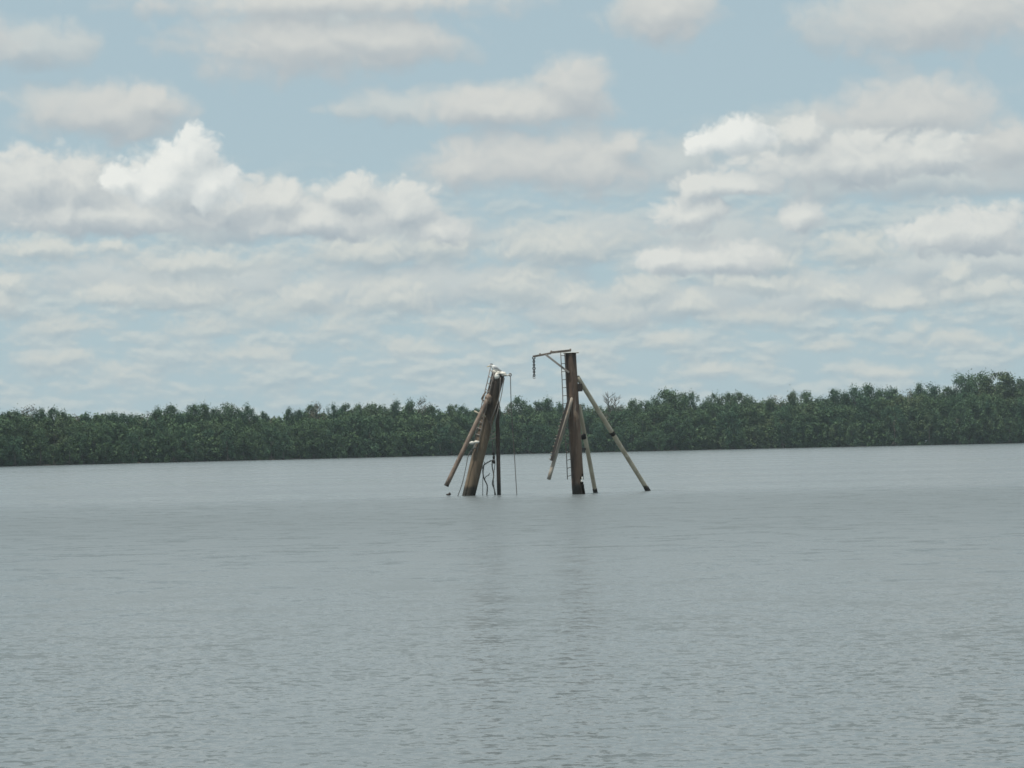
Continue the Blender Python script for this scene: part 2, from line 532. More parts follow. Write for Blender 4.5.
# far bank ground under the wood, out to the horizon
mt, t, b = new_mat("mud")
n = t.noise(t.node("ShaderNodeNewGeometry").outputs["Position"], 0.2, 5.0, 0.6)
t.l.new(t.mix(n, (0.03, 0.028, 0.02, 1), (0.06, 0.055, 0.04, 1)), b.inputs["Base Color"])
b.inputs["Roughness"].default_value = 0.9
bm = bmesh.new()
ts = np.linspace(-0.9, 0.9, 73)
low = [bm.verts.new((q * (shore_y(q) + 1.5), shore_y(q) + 1.5, -0.2)) for q in ts]
mid = [bm.verts.new((q * (shore_y(q) + 5), shore_y(q) + 5, 0.35)) for q in ts]
far = [bm.verts.new((q * 1270, 1270, 0.6)) for q in ts]
for a, c in ((low, mid), (mid, far)):
    for i in range(len(ts) - 1):
        bm.faces.new((a[i], a[i + 1], c[i + 1], c[i]))
me = bpy.data.meshes.new("far_bank")
bm.to_mesh(me); bm.free()
tag(link_mesh("far_bank", me, mt), "low dark muddy ground under the trees along the far shore", "ground", kind="structure")

# ------------------------------------------------------------------ far wood
def leaf_mat(name, c1, c2, c3):
    mt, t, b = new_mat(name)
    oi = t.node("ShaderNodeObjectInfo").outputs["Random"]
    geo = t.node("ShaderNodeNewGeometry")
    isl = geo.outputs["Random Per Island"]
    pos = geo.outputs["Position"]
    big = t.noise(pos, 0.06, 3.0, 0.6)
    cl_ = t.noise(pos, 0.35, 3.0, 0.6)
    c = t.mix(t.m("MULTIPLY_ADD", oi, 0.85, t.m("MULTIPLY", isl, 0.15)), c1 + (1,), c2 + (1,))
    c = t.mix(t.m("MULTIPLY", t.ramp(cl_, 0.40, 0.75), 0.45), c, c3 + (1,))
    c = t.mix(t.m("MULTIPLY", t.ramp(big, 0.5, 0.68), 0.45), c, (0.125, 0.135, 0.066, 1))
    t.l.new(c, b.inputs["Base Color"])
    b.inputs["Roughness"].default_value = 0.65
    b.inputs["Specular IOR Level"].default_value = 0.12
    return mt


M_LEAF = leaf_mat("mangrove_leaves", (0.046, 0.100, 0.060), (0.076, 0.126, 0.058), (0.078, 0.134, 0.064))
M_LEAF_THIN = leaf_mat("dry_leaves", (0.085, 0.085, 0.055), (0.11, 0.10, 0.065), (0.12, 0.115, 0.08))
M_BARK = rust_mat("grey_bark", (0.14, 0.125, 0.105), (0.085, 0.075, 0.06), (0.19, 0.18, 0.16), scale=2.0)


def quads_mesh(name, centers, size, mat, upbias=0.6, r=rng):
    """one small four-cornered leaf spray per centre"""
    n = len(centers)
    nr = r.normal(size=(n, 3)); nr[:, 2] += upbias
    nr /= np.linalg.norm(nr, axis=1)[:, None]
    a = np.cross(nr, r.normal(size=(n, 3))); a /= np.linalg.norm(a, axis=1)[:, None]
    c = np.cross(nr, a)
    s = size * r.uniform(0.6, 1.35, size=(n, 1))
    a *= s; c *= s * r.uniform(0.45, 0.8, size=(n, 1))
    co = np.stack((centers - a, centers - c, centers + a, centers + c), 1).reshape(-1, 3)
    me = bpy.data.meshes.new(name)
    me.from_pydata(co.tolist(), [], np.arange(4 * n).reshape(-1, 4).tolist())
    me.materials.append(mat)
    return me


def crown_points(h, kind, r, dens=1.0):
    """leaf positions of one crown: clumps scattered through an uneven volume"""
    pts = []
    if kind == "bush":
        z0, z1, rad, n = 0.0, h, 0.30 * h, 52
    elif kind == "tall":
        z0, z1, rad, n = 0.30 * h, h, 0.20 * h, 50
    elif kind == "spire":
        z0, z1, rad, n = 0.30 * h, h, 0.14 * h, 40
    elif kind == "tuft":
        z0, z1, rad, n = 0.55 * h, h, 0.17 * h, 30
    else:
        z0, z1, rad, n = 0.45 * h, h, 0.17 * h, 20
    lobes = [(r.uniform(-0.5, 0.5), r.uniform(-0.5, 0.5), r.uniform(0.3, 0.9)) for _ in range(5)]
    for i in range(n):
        q = (i + r.uniform()) / n
        z = z0 + (z1 - z0) * q ** 0.85
        if kind == "bush":
            prof = math.sqrt(max(0.03, 1 - (abs(q - 0.35) / 0.68) ** 2.2))
        elif kind == "spire":
            prof = 0.35 + 0.65 * (1 - q) ** 0.8
        else:
            prof = math.sqrt(max(0.05, 1 - (abs(q - 0.5) / 0.55) ** 2.0))
        a = r.uniform(0, 2 * math.pi)
        rr = rad * prof * r.uniform(0.45, 1.12)
        lx, ly, lq = lobes[i % 5]
        x = math.cos(a) * rr + lx * rad * 0.55
        y = math.sin(a) * rr + ly * rad * 0.55
        cr = r.uniform(0.65, 1.25) * h / 15
        m_ = int((120 if kind != "thin" else 36) * dens)
        p = r.normal(size=(m_, 3)) * ((cr * 0.5, cr * 0.5, cr * 0.62) if kind != "tuft" else (cr * 0.5, cr * 0.5, cr * 0.45)) + (x, y, z)
        pts.append(p)
    p = np.concatenate(pts)
    p[:, 2] = np.maximum(p[:, 2], 0.15)
    return p


def trunk_mesh(name, h, kind, r):
    mb = MB()
    top = {"bush": 0.7, "tall": 0.85, "spire": 0.93, "tuft": 0.86, "thin": 0.93, "bare": 0.98}[kind] * h
    lean = Vector((r.uniform(-0.06, 0.06), r.uniform(-0.06, 0.06), 0))
    ax = lambda q: Vector((lean.x * q * h + 0.15 * math.sin(q * 5), lean.y * q * h, q * top - 0.3 * (1 - q)))
    w = 0.016 * h
    mb.tube([ax(q) for q in (0, 0.2, 0.4, 0.6, 0.8, 1)], [w * 1.25, w, w * 0.85, w * 0.65, w * 0.42, w * 0.15], 7)
    for i in range(9 if kind != "bare" else 26):
        q = r.uniform(0.4, 0.92)
        a = r.uniform(0, 2 * math.pi)
        L = h * r.uniform(0.10, 0.19) * (1.25 - q * 0.6)
        s = ax(q)
        d = Vector((math.cos(a), math.sin(a), r.uniform(0.5, 1.3))).normalized()
        e = s + d * L
        mid = s + d * L * 0.5 + Vector((0, 0, 0.04 * L))
        mb.tube([s, mid, e], [w * 0.4, w * 0.26, w * 0.1], 5)
        if kind in ("bare", "thin"):
            for j in range(4):
                d2 = (d + Vector((r.uniform(-.7, .7), r.uniform(-.7, .7), r.uniform(0, .7)))).normalized()
                s2 = s.lerp(e, r.uniform(0.4, 0.95))
                mb.tube([s2, s2 + d2 * L * 0.3, s2 + d2 * L * 0.55 + Vector((0, 0, 0.1))], [w * 0.18, w * 0.13, w * 0.06], 4)
    if kind == "bush":      # arching prop roots
        for i in range(7):
            a = 2 * math.pi * i / 7 + r.uniform(-.3, .3)
            d = Vector((math.cos(a), math.sin(a), 0))
            s = ax(r.uniform(0.12, 0.22))
            mb.tube([s, s + d * 0.9 + Vector((0, 0, -0.3)), Vector((s.x, s.y, 0)) + d * 1.6 + Vector((0, 0, -0.4))], 0.06, 4)
    bmesh.ops.recalc_face_normals(mb.bm, faces=list(mb.bm.faces))
    me = bpy.data.meshes.new(name)
    mb.bm.to_mesh(me); mb.bm.free()
    me.materials.append(M_BARK)
    return me


PROT = {}
for kind, cnt, h in (("bush", 5, 11.0), ("tall", 6, 15.0), ("spire", 4, 15.0), ("tuft", 4, 15.0), ("thin", 2, 15.0)):
    PROT[kind] = []
    for i in range(cnt):
        p = crown_points(h, kind, rng)
        PROT[kind].append((quads_mesh("crown", p, 0.195, M_LEAF_THIN if kind == "thin" else M_LEAF), trunk_mesh("trunk", h, kind, rng), h, p))

TOP = np.array([(-400, 414), (-150, 410), (0, 408.5), (50, 410), (80, 408), (100, 407.5), (125, 413), (145, 411), (165, 408), (200, 407), (235, 406), (262, 412),
                (280, 411), (300, 409), (318, 405), (335, 406), (350, 402), (380, 402), (400, 401), (430, 400), (437, 408), (455, 404), (480, 406), (520, 402), (545, 402),
                (570, 403), (600, 404), (620, 402), (640, 401), (655, 397), (668, 393), (685, 398), (705, 397), (740, 396), (765, 396), (790, 392), (815, 394), (830, 391),
                (860, 389), (885, 389), (915, 384), (940, 385), (960, 381), (985, 377), (1000, 375), (1024, 377), (1100, 374), (1200, 378), (1500, 372)], float)


def tree(px, off, top_y, kind, label, group="mangrove trees along the far shore", wide=1.0, name="mangrove_tree", idx=None):
    q = (px - W / 2) / FPX
    y = shore_y(q) + off
    p = at(px, top_y, y)
    h = p.z - 0.1
    cr, tr, h0, _ = PROT[kind][idx if idx is not None else random.randrange(len(PROT[kind]))]
    base = empty(name, (p.x, y, 0.1))
    base.rotation_euler = (0, 0, random.uniform(0, 6.28))
    s = h / h0
    ws = s * wide
    base.scale = (ws, ws, s)
    tag(base, label, "tree", group)
    for nm, me in (("trunk", tr), ("crown", cr)):
        o = bpy.data.objects.new(nm, me)
        COL.objects.link(o)
        o.parent = base
    return base


def topy(px):
    return float(np.interp(px, TOP[:, 0], TOP[:, 1]))


def wl(px):      # waterline of the far shore in the picture
    q = (px - W / 2) / FPX
    y = shore_y(q)
    d = Vector((q * y, y, 0)) - Vector((0, 0, EYE))
    return H / 2 - FPX * d.dot(up) / d.dot(fwd)


L_FRONT = "low bushy mangrove tree with leaves down to the water along the far shore"
L_MID = "dark green mangrove tree massed between the waterside bushes and the skyline crowns"
L_SKY = "taller mangrove tree whose crown stands against the sky along the far treeline"
x = -100.0
while x < 1125:
    tree(x, random.uniform(-1.0, 5.5), wl(x) + (topy(x) - wl(x)) * random.uniform(0.34, 0.72), "bush", L_FRONT, "waterside mangrove trees", random.uniform(0.9, 1.25))
    x += random.uniform(10, 17)
x = -100.0
while x < 1125:
    tree(x, random.uniform(7, 12), wl(x) + (topy(x) - wl(x)) * random.uniform(0.62, 0.84), random.choice(("tall", "tall", "spire", "bush")), L_MID, "mangrove trees in the wood", random.uniform(1.0, 1.3))
    x += random.uniform(10.5, 17)
special = {318: "thin", 437: None, 668: "round", 1000: "top"}
x = -100.0
while x < 1125:
    if min(abs(x - s) for s in (318, 668, 1000)) > 7:
        tree(x, random.uniform(15, 24), topy(x) + random.triangular(-4.0, 10.0, 1.0), random.choice(("tall", "tuft", "tuft", "spire", "spire", "thin", "tall", "tuft")), L_SKY, "mangrove trees on the skyline", random.uniform(0.7, 1.0))
    x += random.uniform(8.5, 15)
tree(318, 16, 404.0, "thin", "thin-crowned twiggy tree topping the wood beyond the left half of the water", None)
tree(668, 15, 391.5, "tuft", "round-topped tree rising above its neighbours just right of the long bracing legs", None, 1.3)
tree(1000, 16, 374.5, "tuft", "tallest tree of the wood, its crown highest near the right edge", None, 1.2)
# leafless tree behind the right-hand dolphin
q = (611 - W / 2) / FPX
p = at(611, 391.5, shore_y(q) + 15)
bare = empty("bare_tree", (p.x, p.y, 0.1))
tag(bare, "leafless grey tree poking above the wood beside the long sloping leg", "tree")
for (dxx, s) in ((0, 1.0), (0.9, 0.96)):
    o = link_mesh("trunk", trunk_mesh("trunk", (p.z - 0.1) * s, "bare", rng), None, bare)
    o.location = (dxx, 0, 0)
# the depth of the wood behind: too many stems to count
pts = []
for off, lo, hi, step in ((5, 0.30, 0.45, 7), (12, 0.58, 0.74, 11), (20, 0.66, 0.80, 9), (30, 0.70, 0.85, 9), (42, 0.72, 0.88, 11)):
    x = -700.0
    while x < 1750:
        kind = random.choice(("tall", "tall", "bush")) if off > 6 else "bush"
        _, _, h0, p = random.choice(PROT[kind])
        q = (x - W / 2) / FPX
        y = shore_y(q) + off + random.uniform(-3, 3)
        tp = at(x, wl(x) + (topy(x) - wl(x)) * random.uniform(lo, hi), y)
        s = tp.z / h0
        inside = -130 < x < 1150
        a = random.uniform(0, 6.28)
        sub = p[rng.random(len(p)) < (0.42 if inside else 0.6)]
        c, sn = math.cos(a), math.sin(a)
        pts.append(np.stack(((sub[:, 0] * c - sub[:, 1] * sn) * s * 1.2 + tp.x, (sub[:, 0] * sn + sub[:, 1] * c) * s * 1.2 + y, sub[:, 2] * s), 1))
        x += random.uniform(0.7, 1.3) * step
for side in ((-900, -100), (1125, 1950)):       # the wood goes on to either side
    x = side[0]
    while x < side[1]:
        _, _, h0, p = random.choice(PROT["bush"])
        q = (x - W / 2) / FPX
        y = shore_y(q) + random.uniform(1, 4)
        s = random.uniform(0.8, 1.1)
        pts.append(p * s + (q * y, y, 0))
        x += 12
pts = np.concatenate(pts)
wood = link_mesh("forest", quads_mesh("forest", pts, 0.30, M_LEAF), None)
tag(wood, "unbroken dark green depth of the mangrove wood behind the far shore's trees", "forest", kind="stuff")


# ------------------------------------------------------------------ humid air over the river
mt = bpy.data.materials.new("humid_air")
mt.use_nodes = True
mt.node_tree.nodes.clear()
pv = mt.node_tree.nodes.new("ShaderNodeVolumePrincipled")
pv.inputs["Color"].default_value = (0.78, 0.93, 1.0, 1)
pv.inputs["Density"].default_value = HAZE
pv.inputs["Anisotropy"].default_value = 0.2
mo = mt.node_tree.nodes.new("ShaderNodeOutputMaterial")
mt.node_tree.links.new(pv.outputs[0], mo.inputs["Volume"])
mb = MB()
mb.bar((0, -40, 17), (0, 1400, 17), 2400, 40)
hz = mb.build("haze", mt)
tag(hz, "thin humid haze hanging over the river and the far wood", "haze", kind="stuff")

# ------------------------------------------------------------------ ruined mooring dolphins
def pile(name, parent, mat, top, bot, d, depth, zbase=-1.5, seg=20, ragged=0.0, wob=0.03):
    a, b_ = at(*bot, depth), at(*top, depth)
    ax = (b_ - a).normalized()
    foot = a + ax * ((zbase - a.z) / ax.z)
    n = 16
    pts = [foot.lerp(b_, i / n) for i in range(n + 1)]
    mb = MB()
    mb.tube(pts, [d / 2] * (n + 1), seg, True, wob)
    return mb.build(name, mat, parent), a, b_, ax


def strut(name, parent, mat, top, bot, d, yt, yb, seg=12, foot=0.0):
    a, b_ = at(*top, yt), at(*bot, yb)
    ax = (b_ - a).normalized()
    e = b_ + ax * foot
    mb = MB()
    pts = [a.lerp(e, i / 10) for i in range(11)]
    mb.tube(pts, d / 2, seg, True, 0.05)
    return mb.build(name, mat, parent), a, b_, ax


def collar(parent, mat, c, ax, d, L, name="collar"):
    mb = MB()
    mb.tube([c - ax * L / 2, c - ax * L * 0.4, c + ax * L * 0.4, c + ax * L / 2], [d / 2 * 0.96, d / 2, d / 2, d / 2 * 0.96], 14)
    return mb.build(name, mat, parent)


def ladder(parent, mat, l_pts, r_pts, step, rr=0.02, rung_r=0.016, skip=()):
    """two rails and single rungs, rails given as point lists in world space"""
    mb = MB()
    c = (l_pts[0] + l_pts[-1] + r_pts[0] + r_pts[-1]) / 4
    lad = bpy.data.objects.new("ladder", None)
    COL.objects.link(lad)
    lad.parent = parent
    lad.location = c - off_of(parent)
    MB().tube(l_pts, rr, 6).build("rail", mat, lad)
    MB().tube(r_pts, rr, 6).build("rail", mat, lad)

    def along(pts, s):
        tot = sum((b - a).length for a, b in zip(pts, pts[1:]))
        s *= tot
        for a, b in zip(pts, pts[1:]):
            L = (b - a).length
            if s <= L or b is pts[-1]:
                return a.lerp(b, min(1, s / L))
            s -= L
    tot = sum((b - a).length for a, b in zip(l_pts, l_pts[1:]))
    n = int(tot / step)
    for i in range(n + 1):
        if i in skip:
            continue
        s = (i + 0.4) * step / tot
        if s > 1:
            break
        MB().tube([along(l_pts, s), along(r_pts, s)], rung_r, 6).build("rung", mat, lad)
    return lad


def wire(label, pxs, depth, r=0.014, group=None, name="cable", mat=None, cat="cable", wob=0.0):
    raw = [at(x, y, depth + (rest[0] if rest else 0)) for x, y, *rest in pxs]
    pts = []
    for i in range(len(raw) - 1):       # smooth the polyline
        p0, p1, p2, p3 = raw[max(i - 1, 0)], raw[i], raw[i + 1], raw[min(i + 2, len(raw) - 1)]
        for s in range(5):
            u = s / 5
            pts.append(0.5 * ((2 * p1) + (p2 - p0) * u + (2 * p0 - 5 * p1 + 4 * p2 - p3) * u * u + (3 * p1 - p0 - 3 * p2 + p3) * u ** 3))
    pts.append(raw[-1])
    if wob:
        for i, p in enumerate(pts[1:-1]):
            p += Vector((random.uniform(-wob, wob), random.uniform(-wob, wob), 0))
    return thing_from(MB().tube(pts, r, 6), name, mat or M_CABLE, label, cat, group)


# ---- left one: leaning pile, hanging rusty leg, upright post
DL = 77.2
c = at(468.7, 495, DL)
dl = empty("mooring_dolphin", (c.x, c.y, 0))
tag(dl, "leaning brown mooring dolphin with a white fouled top and a tern on it", "mooring dolphin", "ruined mooring dolphins in the river")
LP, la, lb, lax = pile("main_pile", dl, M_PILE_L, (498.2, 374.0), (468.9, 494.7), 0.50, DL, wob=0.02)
# ragged crust of droppings over the broken pile head
mb = MB()
mb.blob(at(499.3, 373.6, DL), 0.27, 0.26, 0.085, 0.35, 3, 2.2, 1.0)
mb.blob(at(494.6, 371.8, DL - 0.05), 0.10, 0.14, 0.09, 0.4, 2, 2.5, 4.0)
mb.blob(at(503.6, 375.0, DL - 0.12), 0.13, 0.12, 0.06, 0.4, 2, 2.5, 7.0)
mb.blob(at(497.0, 376.3, DL - 0.24), 0.11, 0.05, 0.11, 0.5, 2, 2.5, 9.0)
mb.build("guano_crust", M_GUANO, dl)
# small arm and eye to the right
arm = MB().tube([at(503.5, 375.6, DL - 0.1), at(507, 375.4, DL - 0.1), at(510.4, 374.6, DL - 0.1)], [0.035, 0.028, 0.022], 8).build("arm", M_GUANO, dl)
MB().tube([at(510.2 + 1.1 * math.cos(a_), 374.8 + 1.4 * math.sin(a_), DL - 0.1) for a_ in np.linspace(0, 6.28, 11)], 0.018, 6, False).build("shackle", M_BEAM, arm)
s_, sa, sb, sax = strut("brace_leg", dl, M_STRUT_RUST, (489.6, 395.5), (446.2, 486.0), 0.178, DL - 0.42, DL - 0.9)
collar(s_, M_DARK, sb - sax * 0.03, sax, 0.186, 0.06, "end_ring")
# mount where the leg meets the pile
mb = MB()
mb.blob(at(488.3, 399, DL - 0.38), 0.13, 0.16, 0.2, 0.35, 3, 2.5, 3.0)
mb.build("leg_mount", M_STRUT_RUST, dl)
p_, pa, pb, pax = pile("upright_post", dl, M_STRUT_DARK, (496.9, 390.0), (499.0, 494.9), 0.155, DL + 0.1, seg=12)
# bracket between pile and post
mb = MB()
mb.tube([at(487.5, 439.8, DL), at(498, 437.4, DL + 0.1)], 0.028, 7)
mb.tube([at(489.0, 431, DL), at(497.5, 438, DL + 0.1)], 0.018, 6)
mb.tube([at(488.0, 438, DL), at(497.5, 430.5, DL + 0.1)], 0.018, 6)
mb.build("cross_brace", M_STRUT_GREY, dl)
# ladder up the left side, bent with the pile
lp = [at(490.6, 366.8, DL - 0.1), at(487.5, 381, DL - 0.1), at(482.0, 403, DL - 0.1), at(477.5, 425, DL - 0.1), at(472.6, 452, DL - 0.1)]
rp = [at(494.2, 371.5, DL - 0.26), at(491.6, 383, DL - 0.27), at(486.6, 404.5, DL - 0.27), at(482.0, 426, DL - 0.27), at(477.0, 452.5, DL - 0.27)]
ladder(dl, M_BRACE, lp, rp, 0.255, 0.018, 0.018)
# stubs and fouled cleat on the left face
MB().tube([at(474.2, 411.0, DL - 0.5), at(479.5, 413.8, DL - 0.5), at(485.6, 416.6, DL - 0.3)], [0.03, 0.026, 0.03], 7).build("step_bar", M_STRUT_PALE, dl)
mb = MB()
mb.blob(at(471.6, 442.8, DL - 0.3), 0.11, 0.07, 0.06, 0.35, 2, 3, 2.0)
mb.blob(at(476.6, 442.0, DL - 0.3), 0.11, 0.08, 0.055, 0.35, 2, 3, 5.0)
mb.tube([at(470, 443, DL - 0.3), at(479, 442, DL - 0.25)], 0.04, 7)
mb.tube([at(476, 442, DL - 0.3), at(473.2, 448.5, DL - 0.3)], 0.022, 6)
mb.build("cleat", M_GUANO, dl)
mb = MB()
for (x0, y0, x1, y1) in ((484.0, 394, 481.6, 399), (486.2, 391.5, 483.6, 395.0), (481.6, 399.0, 485.4, 402)):
    mb.tube([at(x0, y0, DL - 0.35), at(x1, y1, DL - 0.35)], 0.035, 6)
mb.build("broken_bracket", M_BEAM, dl)

# ropes and cables hanging on it
wire("pale thin line running down the shaded right side of the leaning pile, nearest its edge", [(503.8, 377, -.2), (502.0, 392, -.22), (497.2, 413, -.24), (493.5, 428, -.26), (490.2, 441, -.22)], DL, 0.016, name="rope", cat="rope", mat=M_BRACE)
wire("pale thin line looping down the middle of the leaning pile's shaded face", [(500.4, 377.5, -.29), (499.4, 396, -.3), (494.2, 412, -.31), (491.0, 420, -.31), (491.6, 430, -.3)], DL, 0.015, name="rope", cat="rope", mat=M_BRACE)
wire("slack dark line hanging from the leaning pile's top to the upright post", [(504.4, 378, -.05), (501.0, 397, 0), (499.6, 404, .02), (500.4, 412, .0), (499.0, 420, -.0)], DL, 0.014, name="rope", cat="rope")
wire("long thin cable hanging from the shackle right of the pile into the water", [(510.5, 376, -.1), (510.7, 388, -.1), (511.2, 404, -.1), (512.6, 430, -.1), (514.4, 455, -.1), (515.6, 475, -.1), (516.9, 496.5, -.1)], DL, 0.015)
wire("dark cable trailing from the ladder foot down to the water left of the pile", [(473.2, 448, -.3), (468.2, 456, -.3), (466.6, 464, -.3), (464.9, 472, -.3), (463.2, 480, -.3), (460.6, 488.5, -.3), (457.6, 496.5, -.3)], DL, 0.017)
wire("thick kinked cable hanging between pile and post, bent like a root", [(491.4, 460.5), (487.6, 462.5), (483.9, 465.2), (482.8, 469), (483.7, 477.5), (486.9, 484.5), (487.3, 489), (486.6, 496.5)], DL, 0.028)
wire("short branching cable end forking off the kinked one", [(484.6, 479.0), (486.0, 476.6), (488.2, 475.4), (489.8, 473.2)], DL, 0.018)
wire("knotted cable hanging just left of the upright post", [(492.4, 441, .05), (493.0, 450), (493.8, 457), (492.2, 463), (492.4, 468), (493.7, 475.8), (492.4, 483.5), (493.9, 488), (495.9, 496.5)], DL, 0.024)
wire("thin wire hanging close along the upright post", [(495.3, 440, .05), (494.4, 455), (495.0, 464), (493.4, 477), (494.0, 487), (494.8, 496.5)], DL, 0.014)
wire("straight thin wire dropping to the water behind the kinked cable", [(484.5, 462, .15), (482.9, 478, .15), (482.7, 496.5, .15)], DL, 0.012)
mb = MB()
for i, (x_, y_) in enumerate(((493.2, 454.0), (493.8, 457.5), (492.8, 461.0), (494.2, 462.2))):
    mb.blob(at(x_, y_, DL - 0.05), 0.05, 0.05, 0.065, 0.4, 2, 2.5, i * 3.0)
thing_from(mb, "rope_knot", M_DARK, "dark clump of tangled rope on the cable by the upright post", "rope knot")
# small dark thing adrift at the foot
mb = MB()
mb.blob(at(448.6, 494.6, DL - 0.2), 0.095, 0.07, 0.04, 0.35, 3, 2.2, 5.0)
mb.blob(at(449.7, 493.6, DL - 0.2), 0.04, 0.04, 0.045, 0.3, 2, 2.2, 2.0)
thing_from(mb, "driftwood", M_DARK, "small dark lump of driftwood afloat under the hanging leg", "driftwood")

# ---- right one: upright pile with davit, ladder and three bracing legs
DR = 75.9
c = at(578.3, 494, DR)
dr = empty("mooring_dolphin", (c.x, c.y, 0))
tag(dr, "upright dark rusty mooring dolphin with a davit arm, ladder and spread bracing legs", "mooring dolphin", "ruined mooring dolphins in the river")
# pile with a torn corroded foot: build the tube, then eat a hole out of its right side
a0, b0 = at(578.4, 493.2, DR), at(570.1, 353.2, DR)
ax0 = (b0 - a0).normalized()
foot = a0 + ax0 * ((-1.5 - a0.z) / ax0.z)
mb = MB()
n = 70
rad = [0.225 + 0.012 * (1 - i / n) for i in range(n + 1)]
mb.tube([foot.lerp(b0, i / n) for i in range(n + 1)], rad, 32, True, 0.025)
hole = at(582.6, 480.0, DR - 0.12)
kill = []
for f in mb.bm.faces:
    cc = f.calc_center_median()
    dd = cc - hole
    if len(f.verts) == 4 and (dd.x / 0.10) ** 2 + (dd.y / 0.3) ** 2 + (dd.z / 0.17) ** 2 + 0.8 * mnoise.noise(cc * 9) < 1 and cc.x > hole.x - 0.09:
        kill.append(f)
bmesh.ops.delete(mb.bm, geom=kill, context="FACES")
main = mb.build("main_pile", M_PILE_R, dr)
# plates peeling at the torn foot
mb = MB()
mb.bar(at(583.0, 473.5, DR - 0.16), at(583.6, 479.6, DR - 0.14), 0.05, 0.02, (1, 0, 0))
mb.bar(at(582.6, 484.5, DR - 0.16), at(584.2, 494.5, DR - 0.1), 0.17, 0.03, (1, 0.4, 0))
mb.bar(at(580.6, 487, DR - 0.22), at(581.4, 495, DR - 0.2), 0.13, 0.03, (1, 0.1, 0))
mb.build("peeling_plate", M_DARK, dr)
# cap plate
cp = b0 + Vector((0, 0, 0.012))
mb = MB()
mb.bar(cp + Vector((-0.26, 0, 0)), cp + Vector((0.33, 0, 0.006)), 0.5, 0.024)
mb.build("cap_plate", M_GUANO, dr, 0.004)
# davit beam in two lengths, its lugs and knee brace
yb_ = DR - 0.16
mb = MB()
mb.bar(at(532.8, 356.6, yb_), at(551, 353.2, yb_), 0.075, 0.075)
mb.bar(at(550, 352.6, yb_), at(571, 350.4, yb_), 0.09, 0.085)
beam = mb.build("davit_arm", M_BEAM, dr, 0.006)
for (x_, y_) in ((540.0, 353.9), (551.4, 351.2), (570.4, 349.4)):
    mb = MB()
    mb.tube([at(x_, y_ + 1.4, yb_), at(x_, y_ - 0.7, yb_)], 0.032, 8)
    mb.build("lug", M_BEAM, beam)
mb = MB()
mb.bar(at(545.8, 354.6, yb_), at(569, 372.6, yb_ - 0.08), 0.075, 0.085, (0, 1, 0))
mb.build("knee_brace", M_BRACE, dr, 0.006)
# chain on the davit tip: single links, turned alternately
mb = MB()
zt = at(533.8, 357.2, yb_); zb = at(534.2, 376.2, yb_)
nl = 11
for i in range(nl):
    cc = zt.lerp(zb, (i + 0.5) / nl)
    L = (zt - zb).length / nl * 0.72
    ww = 0.034 if i not in (0, 6) else 0.05
    ring = []
    for a_ in np.linspace(0, 2 * math.pi, 11)[:-1]:
        o = Vector((math.cos(a_) * ww, 0, math.sin(a_) * L))
        if i % 2:
            o = Vector((0, math.cos(a_) * ww, math.sin(a_) * L))
        ring.append(cc + o)
    mb.tube(ring + [ring[0]], 0.018, 6, False)
thing_from(mb, "chain", M_DARK, "dark short chain dangling from the tip of the davit arm", "chain")
mb = MB()
hc = at(534.2, 377.2, yb_)
mb.tube([hc + Vector((math.cos(a_) * 0.05, 0, math.sin(a_) * 0.045)) for a_ in np.linspace(1.4, 6.0, 9)], 0.015, 6)
thing_from(mb, "hook", M_BRACE, "small open steel hook at the bottom of the davit chain", "hook")
# long ladder
yl = DR - 0.30
lp = [at(560.6, 352.4, yl), at(561.5, 368, yl), at(562.6, 391, yl), at(563.0, 409, yl), at(564.7, 431, yl), at(566.4, 453, yl), at(567.5, 479.5, yl)]
rp = [at(565.0, 352.4, yl + .06), at(565.9, 368, yl + .06), at(566.9, 391, yl + .06), at(567.5, 409, yl + .06), at(569.2, 431, yl + .06), at(570.7, 453, yl + .06), at(572.0, 478, yl + .06)]
ladder(dr, M_CABLE, lp, rp, 0.305, 0.017, 0.015)
# left leg hanging clear of the water, with a stepped rail on its outer edge
s1, a1, b1, x1 = strut("brace_leg", dr, M_STRUT_GREY, (572.4, 396.5), (548.8, 479.2), 0.145, DR - 0.14, DR - 1.1)
la_, lb_ = at(569.2, 398, DR - 0.42), at(551.3, 460.5, DR - 1.05)
chn = MB().bar(la_, lb_, 0.10, 0.07, (0, 1, 0)).build("stepped_rail", M_DARK, dr, 0.006)
nst = 15
for i in range(nst):
    cpt = la_.lerp(lb_, 0.24 + 0.74 * i / (nst - 1))
    if i in (1, 6, 11):
        continue
    MB().tube([cpt, cpt + Vector((-random.uniform(0.08, 0.115), -0.04, random.uniform(-0.02, 0.02)))], 0.02, 6).build("step", M_STRUT_GREY, chn)
# middle leg, hidden behind the pile at the top
s2, a2, b2, x2 = strut("brace_leg", dr, M_STRUT_PALE, (579.0, 405.0), (595.3, 491.8), 0.165, DR + 0.36, 77.7, foot=0.6)
collar(s2, M_DARK, at(583.6, 436.6, DR + 0.62), x2, 0.20, 0.17)
collar(s2, M_DARK, b2 - x2 * 0.02, x2, 0.182, 0.24, "foot_band")
MB().bar(at(579.0, 449.8, DR + 0.1), at(585.0, 449.0, DR + 0.8), 0.08, 0.1).build("spacer", M_DARK, dr, 0.006)
